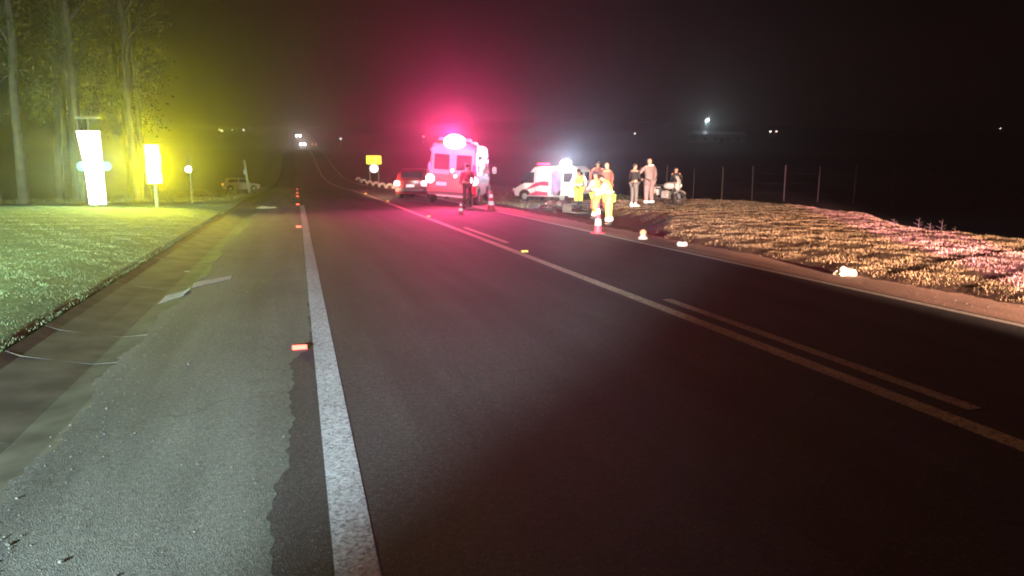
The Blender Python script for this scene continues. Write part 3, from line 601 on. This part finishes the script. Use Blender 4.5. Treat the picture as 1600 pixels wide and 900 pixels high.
# ------------------------------------------------------------------ motorcycles
def moto(label, loc, rot, pm, group=None, bags=True):
    t = empty('motorcycle', label, 'motorcycle', loc, rot=rot, group=group)
    for y_, nm in ((.74, 'front_wheel'), (-.70, 'rear_wheel')):
        w_ = MB().torus((0, y_, .31), (1, 0, 0), .255, .055, 28, 8).build(nm, BLACK, t, True)
        r_ = MB().torus((0, y_, .31), (1, 0, 0), .205, .02, 28, 6); r_.cyl((-.05, y_, .31), (.05, y_, .31), .05, .05, 12)
        for k in range(10): a = k*PI/5; r_.cyl((0, y_, .31), (0, y_+.2*math.cos(a), .31+.2*math.sin(a)), .006, .006, 4)
        r_.build('rim', CHROME, w_, True)
        fd = MB(); 
        for k in range(8):
            a0, a1 = R(40+k*13), R(40+(k+1)*13); f_ = lambda a: (y_+.335*math.cos(a), .31+.335*math.sin(a))
            p0, p1 = f_(a0), f_(a1); fd.box((0, (p0[0]+p1[0])/2, (p0[1]+p1[1])/2), (.13, .09, .015), ((a0+a1)/2+PI/2, 0, 0))
        fd.build('mudguard', pm, t, True)
    for sx in (-1, 1):
        MB().path([(sx*.08, .74, .31), (sx*.08, .50, .88)], .022, 8).build('fork', CHROME, t, True)
        MB().path([(sx*.05, .5, .93), (sx*.2, .44, 1.02), (sx*.36, .36, 1.0)], .014, 6).build('handlebar', DARKP, t, True)
        MB().box((sx*.33, .46, 1.14), (.13, .03, .08)).cyl((sx*.3, .42, 1.0), (sx*.32, .46, 1.12), .007, n=5).build('mirror', DARKP, t)
        if bags: MB().box((sx*.3, -.62, .62), (.2, .46, .36)).build('pannier', pm, t, True, .05, 2)
        MB().path([(sx*.12, .1, .3), (sx*.17, -.3, .26), (sx*.19, -.85, .4)], .04, 8).build('exhaust', CHROME if bags else DARKP, t, True)
    MB().path([(0, .5, .9), (0, .1, .72), (0, -.25, .7), (0, -.8, .78)], .035, 6).path([(0, .45, .82), (0, .25, .35), (0, -.2, .3), (0, -.25, .7)], .028, 6).build('frame', DARKP, t, True)
    MB().ell((0, .18, .84), (.17, .3, .15), 14, 8).build('tank', pm, t, True)
    MB().box((0, -.28, .84), (.28, .6, .1)).build('seat', BLACK, t, True, .04, 3)
    MB().box((0, .05, .46), (.34, .34, .34)).cyl((-.2, .12, .5), (.2, .12, .5), .1, .1, 12).build('engine', GALV if bags else DARKP, t, True, .02, 1)
    MB().ell((0, .6, .84), (.2, .14, .2), 12, 8).build('fairing', pm, t, True)
    bulb(t, 'headlight', (0, .74, .86), .075, PLATE, (0, 1, 0))
    if bags: MB().box((0, .6, 1.12), (.32, .012, .34), (R(28), 0, 0)).build('windshield', mat_shield, t, True, .01, 1)
    if bags: MB().box((0, -.86, .92), (.3, .3, .26)).build('top_case', pm, t, True, .04, 2)
    MB().box((0, -1.02, .72), (.12, .03, .06)).build('tail_light', mat_tail, t)
    MB().cyl((-.1, -.05, .32), (-.28, -.1, .02), .012).build('kickstand', DARKP, t)
    return t
mat_shield = mat('clear windshield', (.5, .5, .52), .15, .05, 3)
moto('white police style motorcycle standing on the dry grass', (13.85, 26.3, gz(13.85, 26.3)), (0, R(-4), R(-145)), mat('white motorcycle paint', (.42, .40, .40), .35, .05, 4)).scale = (.86, .86, .9)
moto('grey wrecked motorcycle lying on its side at the ditch', (9.15, 24.4, gz(9.15, 24.4)+.28), (0, R(80), R(75)), mat('scraped grey paint', (.07, .06, .06), .6, .4, 12), None, False)

# ------------------------------------------------------------------ roadside things
ORG = mat('faded red cone rubber', (.62, .06, .10), .6, .1, 9)
def cone(label, loc, s=1.0, rz=0):
    t = empty('traffic_cone', label, 'traffic cone', loc, rz, 'traffic cones'); t.scale = (s, s, s)
    MB().box((0, 0, .015), (.38, .38, .03)).build('base', ORG, t, True, .01, 1)
    MB().lathe([(.15, .03), (.135, .06), (.035, .70), (.028, .715), (.01, .715)], 20).build('cone_body', ORG, t, True)
    for z0, z1 in ((.2, .34), (.46, .58)):
        r_ = lambda z: .135 - (z-.06)*.1/.64 + .004
        MB().lathe([(r_(z0), z0), (r_(z1), z1)], 20).build('reflective_band', HIW, t, True)
    return t
cone('red and white traffic cone on the right edge line before the bending rescuer', (6.62, 15.75, 0), .98, .4).scale = (.66, .66, .98)
cone('traffic cone right of the red lit ambulance, white banded', (6.55, 25.3, 0), 1.0, .9)
cone('small slim traffic cone on the road behind the red lit ambulance', (5.05, 23.4, .0), .62, .2)
lamp('SPOT', (6.0, 10.5, .8), 260, (1, .9, .9), (6.6, 15.75, .35), 22, .7, .1)

def stud(loc, m, label, grp_, rz=0):
    t = empty('road_stud', label, 'road stud', loc, rz, grp_)
    MB().box((0, 0, .012), (.13, .10, .03), None, .78).build('housing', STUDB, t, False, .003, 1)
    MB().box((0, -.052, .013), (.118, .008, .036), (R(-18), 0, 0)).build('reflector', m, t)
STUDB = mat('stud housing', (.16, .04, .03), .6); RS = glow('red reflector with baked glow', (1, .09, .06), 4.5); YS = glow('amber reflector with baked glow', (1, .55, .12), 1.2)  # reflectors emit in place of headlight thrown back
GL = ['nearest red road stud beside the white line', 'second red road stud from the front', 'third red road stud from the front', 'fourth red road stud from the front', 'fifth red road stud from the front', 'farthest red road stud up the left lane']
for k, (y_, lab) in enumerate(zip((6.3, 19.6, 31.6, 41, 48, 60), GL)): stud((-.01 - .03*(k == 0), y_, float(zr(y_))+.006), RS, lab + '', 'red road studs')
for y_, lab in ((12.6, 'amber centre line stud nearest the camera'), (22.7, 'second amber stud along the centre line'), (33.5, 'third amber stud along the centre line'), (44.5, 'farthest amber stud along the centre line')):
    stud((3.87, y_, float(zr(y_))+.006), YS, lab, 'amber road studs')

# tall white sign, yellow marker and little round sign on the left verge
t = empty('roadside_sign', 'tall dazzling white tapered sign under a T shaped post top', 'sign', (-7.35, 30.9, 0), R(-3))
def pane(name, pts, y0, th, m, par):
    n = len(pts); b = MB().add([(x, y0, z) for x, z in pts] + [(x, y0+th, z) for x, z in pts], [tuple(range(n)), tuple(range(2*n-1, n-1, -1))] + [(i, (i+1) % n, n+(i+1) % n, n+i) for i in range(n)]); return b.build(name, m, par, False, .008, 1)
gzl = gz(-7.35, 30.9)
pane('panel', [(-.12, .14), (.46, .14), (.44, 2.83), (-.34, 2.83), (-.17, 1.6)], -.05, .05, glow('white sign face with baked glow', (1, 1, .86), 6), t)  # reflective face, returned headlight put in as emission
for x_, z_ in ((-.26, 1.55), (.56, 1.55)): MB().cyl((x_, -.02, z_), (x_, .03, z_), .17, .17, 20).build('cyan_disc', glow('cyan disc with baked glow', (.08, .70, .66), .6), t)  # sign discs with their glow put in as emission
DULL = mat('dull painted steel', (.14, .14, .11), .8, .2, 12)
MB().cyl((.05, .08, -.1), (.05, .08, 3.3), .04, .035).build('post', DULL, t, True)
MB().box((.05, .08, 3.31), (.85, .05, .08)).build('crossbar', DULL, t)
t = empty('roadside_sign', 'yellow curve marker sign with glaring stacked blocks on post', 'sign', (-5.12, 30.5, 0), R(-3))
pf = pane('panel', [(-.29, .90), (.29, .90), (.29, 2.36), (-.29, 2.36)], -.02, .025, mat('yellow sign sheet', (.75, .65, .02), .5, emit=(1, .95, .02), es=.9), t)  # reflective sheet, headlight glow put into its emission
YB = glow('white yellow block with baked glow', (1, 1, .42), 6)  # reflective blocks emit instead of returning headlight
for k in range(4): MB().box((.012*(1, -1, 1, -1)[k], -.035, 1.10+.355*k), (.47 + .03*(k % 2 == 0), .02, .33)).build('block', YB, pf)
MB().cyl((0, .05, -.1), (0, .05, 2.3), .07, .07).build('post', mat('pale green post', (.3, .38, .24), .7), t, True)
t = empty('roadside_sign', 'small round white lamp like sign on thin post', 'sign', (-4.5, 35.0, -.02), R(-3))
MB().cyl((0, -.06, 1.45), (0, -.03, 1.45), .13, .13, 20).build('disc', glow('blue white disc with baked glow', (.85, .95, 1), 9), t)  # reflective disc, its glare is emission
MB().cyl((.06, 0, -.3), (.06, 0, 2.0), .04, .035).build('post', DULL, t, True)
lamp('SPOT', (-5.2, 30.25, 1.65), 6600, (1, .99, .01), (-5.5, 8, 8), 120, .9, .12)  # spots added at the signs for their halos; signs hold no lamps
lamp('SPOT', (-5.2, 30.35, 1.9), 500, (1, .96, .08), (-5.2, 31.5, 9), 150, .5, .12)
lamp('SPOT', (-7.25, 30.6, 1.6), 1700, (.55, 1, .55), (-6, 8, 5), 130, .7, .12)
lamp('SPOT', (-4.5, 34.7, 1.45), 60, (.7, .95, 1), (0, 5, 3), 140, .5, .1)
# far yellow and round sign on the right
zz_ = gz(9.4, 92); t = empty('traffic_sign', 'lime yellow sign above a round white sign beyond the ambulance', 'sign', (8.9, 90, gz(8.9, 90)), R(-5))
MB().box((0, 0, 2.95), (1.75, .04, 1.0)).build('yellow_panel', glow('lime sign with baked glow', (.85, 1, .04), 1.3), t, False, .03, 2)  # road sign sheeting, headlight return baked as emission
MB().cyl((0, -.03, 1.93), (0, .02, 1.93), .5, .5, 24).build('round_panel', glow('white disc with baked glow', (1, .92, .95), 1.6), t)  # round sign likewise emits its returned headlight
for x_ in (-.5, .5): MB().cyl((x_, .06, -.3), (x_, .06, 3.3), .05).build('post', GALV, t)
# half buried painted tyres
TY = mat('whitewashed tyre', (.7, .62, .55), .8, .15, 9)
tl = ['nearest', 'second nearest', 'third nearest', 'fourth nearest', 'fifth nearest', 'sixth nearest', 'farthest']
for k, y_ in enumerate((60, 65, 71, 77, 84, 92, 101)):
    x_ = 7.7 + .004*(y_-60); t = empty('painted_tyre', f'{tl[k]} whitewashed half buried tyre of the verge row', 'tyre', (x_, y_, gz(x_, y_)), R(18), 'whitewashed tyres along the verge')
    MB().torus((0, 0, .05), (0, 1, 0), .30, .11, 22, 8).build('tyre', TY, t, True)
lamp('SPOT', (3.5, 30, .8), 60000, (1, .60, .36), (8.0, 80, .2), 17, .9, .1)      # unseen spot over the open lane, lights the tyre row

# litter
def crumple(name, label, loc, s, m, seed, cat='bag', group=None):
    random.seed(seed); bm = bmesh.new(); bmesh.ops.create_icosphere(bm, subdivisions=3, radius=1)
    for v in bm.verts:
        n_ = v.co.normalized(); k = 1 + .25*math.sin(5*n_.x+seed)*math.cos(4*n_.y) + random.uniform(-.1, .1); v.co = Vector((n_.x*s[0]*k, n_.y*s[1]*k, max(-.02, n_.z)*s[2]*k))
    me = bpy.data.meshes.new(name); bm.to_mesh(me); bm.free(); me.materials.append(m); o = bpy.data.objects.new(name, me); COL.objects.link(o); o.location = loc
    return tag(o, label, cat, group)
WPL = mat('crumpled white plastic', (.62, .62, .6), .6, .12, 20, bump=.5)
crumple('plastic_bag', 'crumpled white plastic bag on the gravel at the right edge', (7.35, 8.55, .015), (.15, .12, .10), WPL, 3)
crumple('plastic_bag', 'flat white plastic scrap in the left gutter', (-1.75, 12.4, -.13), (.09, .05, .03), mat('dirty white scrap', (.35, .35, .32), .7, .2, 20), 5)
crumple('plastic_bag', 'greenish white plastic sheet lying at the far left verge', (-1.2, 29.3, .0), (.34, .22, .07), mat('dirty plastic sheet', (.3, .3, .22), .7, .3, 9), 9)
crumple('plastic_bag', 'white plastic bag beside the orange capped marker', (7.1, 12.7, .01), (.11, .08, .08), WPL, 11)
t = empty('marker_lamp', 'small orange topped white marker on the right gravel', 'marker', (7.0, 14.2, 0))
MB().lathe([(.10, 0), (.10, .04), (.06, .07), (.05, .10)], 14).build('base', WPL, t, True)
MB().ell((0, 0, .145), (.07, .07, .065), 14, 8).build('dome', mat('amber dome', (.75, .45, .22), .3), t, True)

# fence on the right
fe = empty('wire_fence', 'weathered post and wire fence beyond the dry grass', 'fence', (0, 0, 0)); pts = []
p0, p1 = Vector((38.2, 25.9, 0)), Vector((23.6, 48.5, 0)); n = 14
for k in range(n):
    p = p0.lerp(p1, k/(n-1)); x_, y_ = p.x, p.y; z_ = gz(x_, y_); pts.append((x_, y_, z_)); hh = 2.15 + random.uniform(-.12, .1); lx = random.uniform(-.06, .06)
    MB().cyl((x_, y_, z_-.3), (x_+lx, y_, z_+hh), (.045, .028)[k % 2], (.04, .022)[k % 2], 8).build('post', WOODP, fe, True)
for hh in (.5, 1.1, 1.7):
    MB().path([(a, b, c_+hh) for a, b, c_ in pts], .0025, 4).build('wire', WOODP, fe)
# dead weeds at the back of the mound
DW = mat('dead weed stalk', (.06, .05, .04), .9)
wl = ['leftmost', 'second from the left', 'third from the left', 'tallest forked', 'rightmost']
for k, (x_, y_, hh) in enumerate(((14.6, 15.4, .14), (14.9, 14.9, .22), (14.95, 14.6, .16), (15.0, 14.3, .28), (15.2, 14.1, .22))):
    t = empty('dead_weed', f'{wl[k]} dry weed stalk behind the grass mound', 'weed', (x_, y_, gz(x_, y_)), 0, 'dry weeds behind the mound')
    MB().path([(0, 0, -.05), (.02, 0, hh*.6), (.05, .02, hh*1.35)], [.01, .007, .003], 5).build('stem', DW, t)
    b = MB()
    for q_ in range(5): a = q_*2.4; b.path([(.02, 0, hh*(.4+.15*q_)), (.02+.12*math.cos(a), .12*math.sin(a), hh*(.6+.16*q_))], [.005, .003], 4)
    b.build('twig', DW, t)

# utility pole far left and distant lamps, shed
def pole(label, x_, y_, hh, m=None, pw=0, col=(1, 1, 1), grp_='distant lamp posts', es=20, r=.22, base=None):
    z_ = gz(x_, y_); t = empty('street_lamp', label, 'lamp post', (x_, y_, z_), 0, grp_)
    MB().cyl((0, 0, -.5), (0, 0, hh), .12, .08, 8).build('pole', GALV, t, True)
    MB().path([(0, 0, hh-.1), (0, -.5, hh+.1), (0, -1.0, hh+.1)], .05, 6).build('arm', GALV, t)
    MB().ell((0, -1.1, hh+.05), (r, r*1.2, r*.7), 12, 6).build('lamp_head', glow('distant lamp glass', col, es), t, True)
    if pw: lamp('POINT', (x_, y_-1.4, z_+hh-.3), pw, col, radius=.3)
t = empty('utility_pole', 'leaning short pole right of the parked silver hatchback', 'pole', (-5.05, 86, gz(-5.05, 86)))
MB().cyl((0, 0, -.3), (-.35, 0, 3.5), .13, .11, 8).build('post', mat('pale pole', (.5, .5, .4), .8), t); MB().box((-.33, -.12, 2.2), (.3, .2, .5)).build('box', GALV, t)

def at(px, py, Y):      # place far lamps on the hillside at distance Y
    a = (px-800)/1150; b = (450-py)/1150; th, ps = R(9.2845), R(16.13)
    d = (math.sin(ps)*math.cos(th)+a*math.cos(ps)+b*math.sin(ps)*math.sin(th), math.cos(ps)*math.cos(th)-a*math.sin(ps)+b*math.cos(ps)*math.sin(th), -math.sin(th)+b*math.cos(th))
    return d[0]/d[1]*Y, 1.5 + d[2]/d[1]*Y
for lab, px, py, Y, col, es, r_, pw in (
    ('greenish hillside lamp, upper of the close pair far left', 343, 203, 300, (.8, 1, .5), 4, .30, 0), ('greenish hillside lamp, lower of the close pair far left', 347, 209, 290, (.9, 1, .5), 6, .34, 0),
    ('faint greenish hillside lamp right of the close pair', 363, 208, 300, (.7, .9, .4), 2.5, .34, 0), ('pinkish white hillside lamp left of the far headlights', 381, 208, 300, (1, .8, .85), 5, .32, 0),
    ('bluish lamp just right of the far hill road', 533, 237, 260, (.4, .75, .85), 3, .38, 0), ('pale pink lamp above the dark red hatchback', 662, 222, 280, (1, .75, .8), 7, .34, 0),
    ('small white lamp above the rescuers', 992, 209, 300, (1, 1, .95), 6, .3, 0), ('bright bluish farm lamp over the far shed', 1105, 188, 300, (.7, .93, 1), 30, .5, 5000),
    ('left warm lamp of the far right farm pair', 1204, 206, 320, (1, .9, .8), 6, .45, 0), ('right pink lamp of the far right farm pair', 1213, 207, 320, (1, .7, .6), 4, .45, 0),
    ('lone faint lamp at the far right edge', 1563, 201, 340, (1, .95, .85), 4, .34, 0), ('weak lamp left of the farm', 960, 209, 320, (.5, .45, .4), 1, .3, 0)):
    x_, z_ = at(px, py, Y); zg = gz(x_, Y); pole(lab, x_, Y + 1.1, max(2.5, z_ - zg - .05), None, pw, col, es=es, r=r_)
xs_, zs_ = at(1105, 211, 296); zg = gz(xs_, 288)
t = empty('farm_shed', 'low wide shed under the bright farm lamp', 'shed', (xs_, 288, zg))
hh = max(3.2, zs_ - zg)
MB().box((0, 0, hh*.45), (24, 8, hh*.9)).build('wall', mat('shed wall', (.3, .3, .3), .9), t)
rf = MB().prism_x([(-4.6, hh*.9+.01), (4.6, hh*.9+.01), (0, hh*.9+1.6)], -12.5, 12.5).build('roof', mat('tin roof', (.5, .52, .55), .5, .2, 1), t)
for x_ in (-8, -3, 3, 8): MB().box((x_, -4.03, hh*.4), (1.4, .08, 1.1)).build('window', GLASS, t)
MB().box((0, -4.03, hh*.3), (2.2, .1, hh*.6)).build('door', DARKP, t)

# ------------------------------------------------------------------ trees
LEAF = vcol('eucalyptus leaves', .7, 2, .8, 1.2, 0)
def crown_mesh(seed, base, top_, rad):
    r = np.random.default_rng(seed); nc = 46; n = 62
    cz = r.uniform(base, top_, nc); t_ = (cz-base)/(top_-base); rr = rad*(.35+.9*np.sin(PI*np.clip(t_*.85+.1, 0, 1)))*r.uniform(.3, 1, nc); a = r.uniform(0, 2*PI, nc)
    C = np.stack([rr*np.cos(a), rr*np.sin(a), cz], 1); P = (C[:, None, :] + r.normal(0, 1, (nc, n, 3))*np.array([.42, .42, .34])).reshape(-1, 3); N = len(P)
    d = r.normal(0, 1, (N, 3)); d[:, 2] -= .9; d /= np.linalg.norm(d, axis=1)[:, None]; s = np.cross(d, r.normal(0, 1, (N, 3))); s /= np.linalg.norm(s, axis=1)[:, None]
    L = r.uniform(.10, .2, (N, 1)); w = L*.2; V = np.stack([P, P+d*L*.5+s*w, P+d*L, P+d*L*.5-s*w], 1).reshape(-1, 3)
    i = np.arange(N)*4; F = np.stack([i, i+1, i+2, i+3], 1); tone = np.repeat(r.uniform(.6, 1.4, nc), n)
    c = np.repeat((np.array([.05, .07, .03])*tone[:, None]*r.uniform(.8, 1.2, (N, 1))), 4, 0); return V, F, c
protos = []
for v_ in range(4):
    r = random.Random(v_*7+3); H = 15 + r.random()*4
    t = empty('eucalyptus_tree', 'x', 'tree', (0, 0, 0)); path = [(0, 0, -.3)]
    for k in range(1, 9): path.append((path[-1][0]+r.uniform(-.13, .13), path[-1][1]+r.uniform(-.13, .13), H*k/8))
    rad = [.21 - .17*k/8 for k in range(9)]; MB().path(path, rad, 10).build('trunk', BARK, t, True)
    for k in range(9):
        z0 = H*(.30+.07*k); i0 = int(z0/(H/8)); b0 = Vector(path[min(i0, 8)]); b0.z = z0; a = r.uniform(0, 2*PI); q1 = b0 + Vector((math.cos(a)*.8, math.sin(a)*.8, .9)); q2 = q1 + Vector((math.cos(a)*.9, math.sin(a)*.9, .5))
        MB().path([b0, q1, q2], [.05, .035, .015], 6).build('limb', BARK, t, True)
    Vc, Fc, cc_ = crown_mesh(v_+20, H*.26, H+1, 1.9); o = raw('crown', Vc, Fc, LEAF, None, False, cc_, parent=t); protos.append(t)
rt = random.Random(5); spots = [(-13.3, 33.5), (-11.2, 36.0), (-15.6, 35.5), (-9.6, 39.2), (-8.0, 42.5), (-13.2, 39.0), (-17.3, 38.5), (-11.0, 43.5), (-8.6, 48.5), (-15.2, 43), (-19.4, 42), (-12.6, 48), (-17.2, 47.5), (-20.8, 37.5), (-10.4, 53), (-14.5, 53)]
look = ['leaning pale trunk', 'straight slim trunk', 'crooked trunk', 'low branching trunk']
for k, (x_, y_) in enumerate(spots):
    o = protos[k] if k < 4 else copy_tree(protos[k % 4]); o.location = (x_, y_, gz(x_, y_)); o.rotation_euler = (R(rt.uniform(-1.5, 1.5)), R(rt.uniform(-2, 2)), rt.uniform(0, 6))
    s = rt.uniform(.9, 1.15); o.scale = (s, s, s); ordn = sorted(spots, key=lambda p: p[0]/p[1]).index((x_, y_)) + 1
    row = 'front' if y_ < 37 else ('middle' if y_ < 44 else 'back')
    nm = ['leftmost', 'second from left', 'third from left', 'fourth from left', 'fifth from left', 'sixth from left', 'seventh from left', 'eighth from left', 'ninth from left', 'eighth from right', 'seventh from right', 'sixth from right', 'fifth from right', 'fourth from right', 'third from right', 'second from right', 'rightmost'][ordn-1 if ordn < 10 else ordn]
    tag(o, f'{nm} eucalyptus behind the signs, {look[k % 4]}, {row} row of the grove', 'tree', 'eucalyptus grove behind the signs')
protos[0].rotation_euler = (0, R(-4), 0); protos[0].location = (-13.9, 32.4, 0)

# ------------------------------------------------------------------ haze volume, added to carry the glare around lamps
b = MB().box((0, 330, 30), (1700, 2300, 66)); hz = b.build('haze', mat('haze', (1, 1, 1))); tag(hz, kind='stuff')
hm = bpy.data.materials.new('glare haze'); hm.use_nodes = True; nt = hm.node_tree; nt.nodes.remove(nt.nodes['Principled BSDF'])
pv = nt.nodes.new('ShaderNodeVolumePrincipled'); pv.inputs['Color'].default_value = (.96, .88, .84, 1); pv.inputs['Density'].default_value = .0016; pv.inputs['Anisotropy'].default_value = .88
nt.links.new(pv.outputs[0], nt.nodes['Material Output'].inputs['Volume']); hz.data.materials.clear(); hz.data.materials.append(hm)
hz.location = (0, 0, 0)
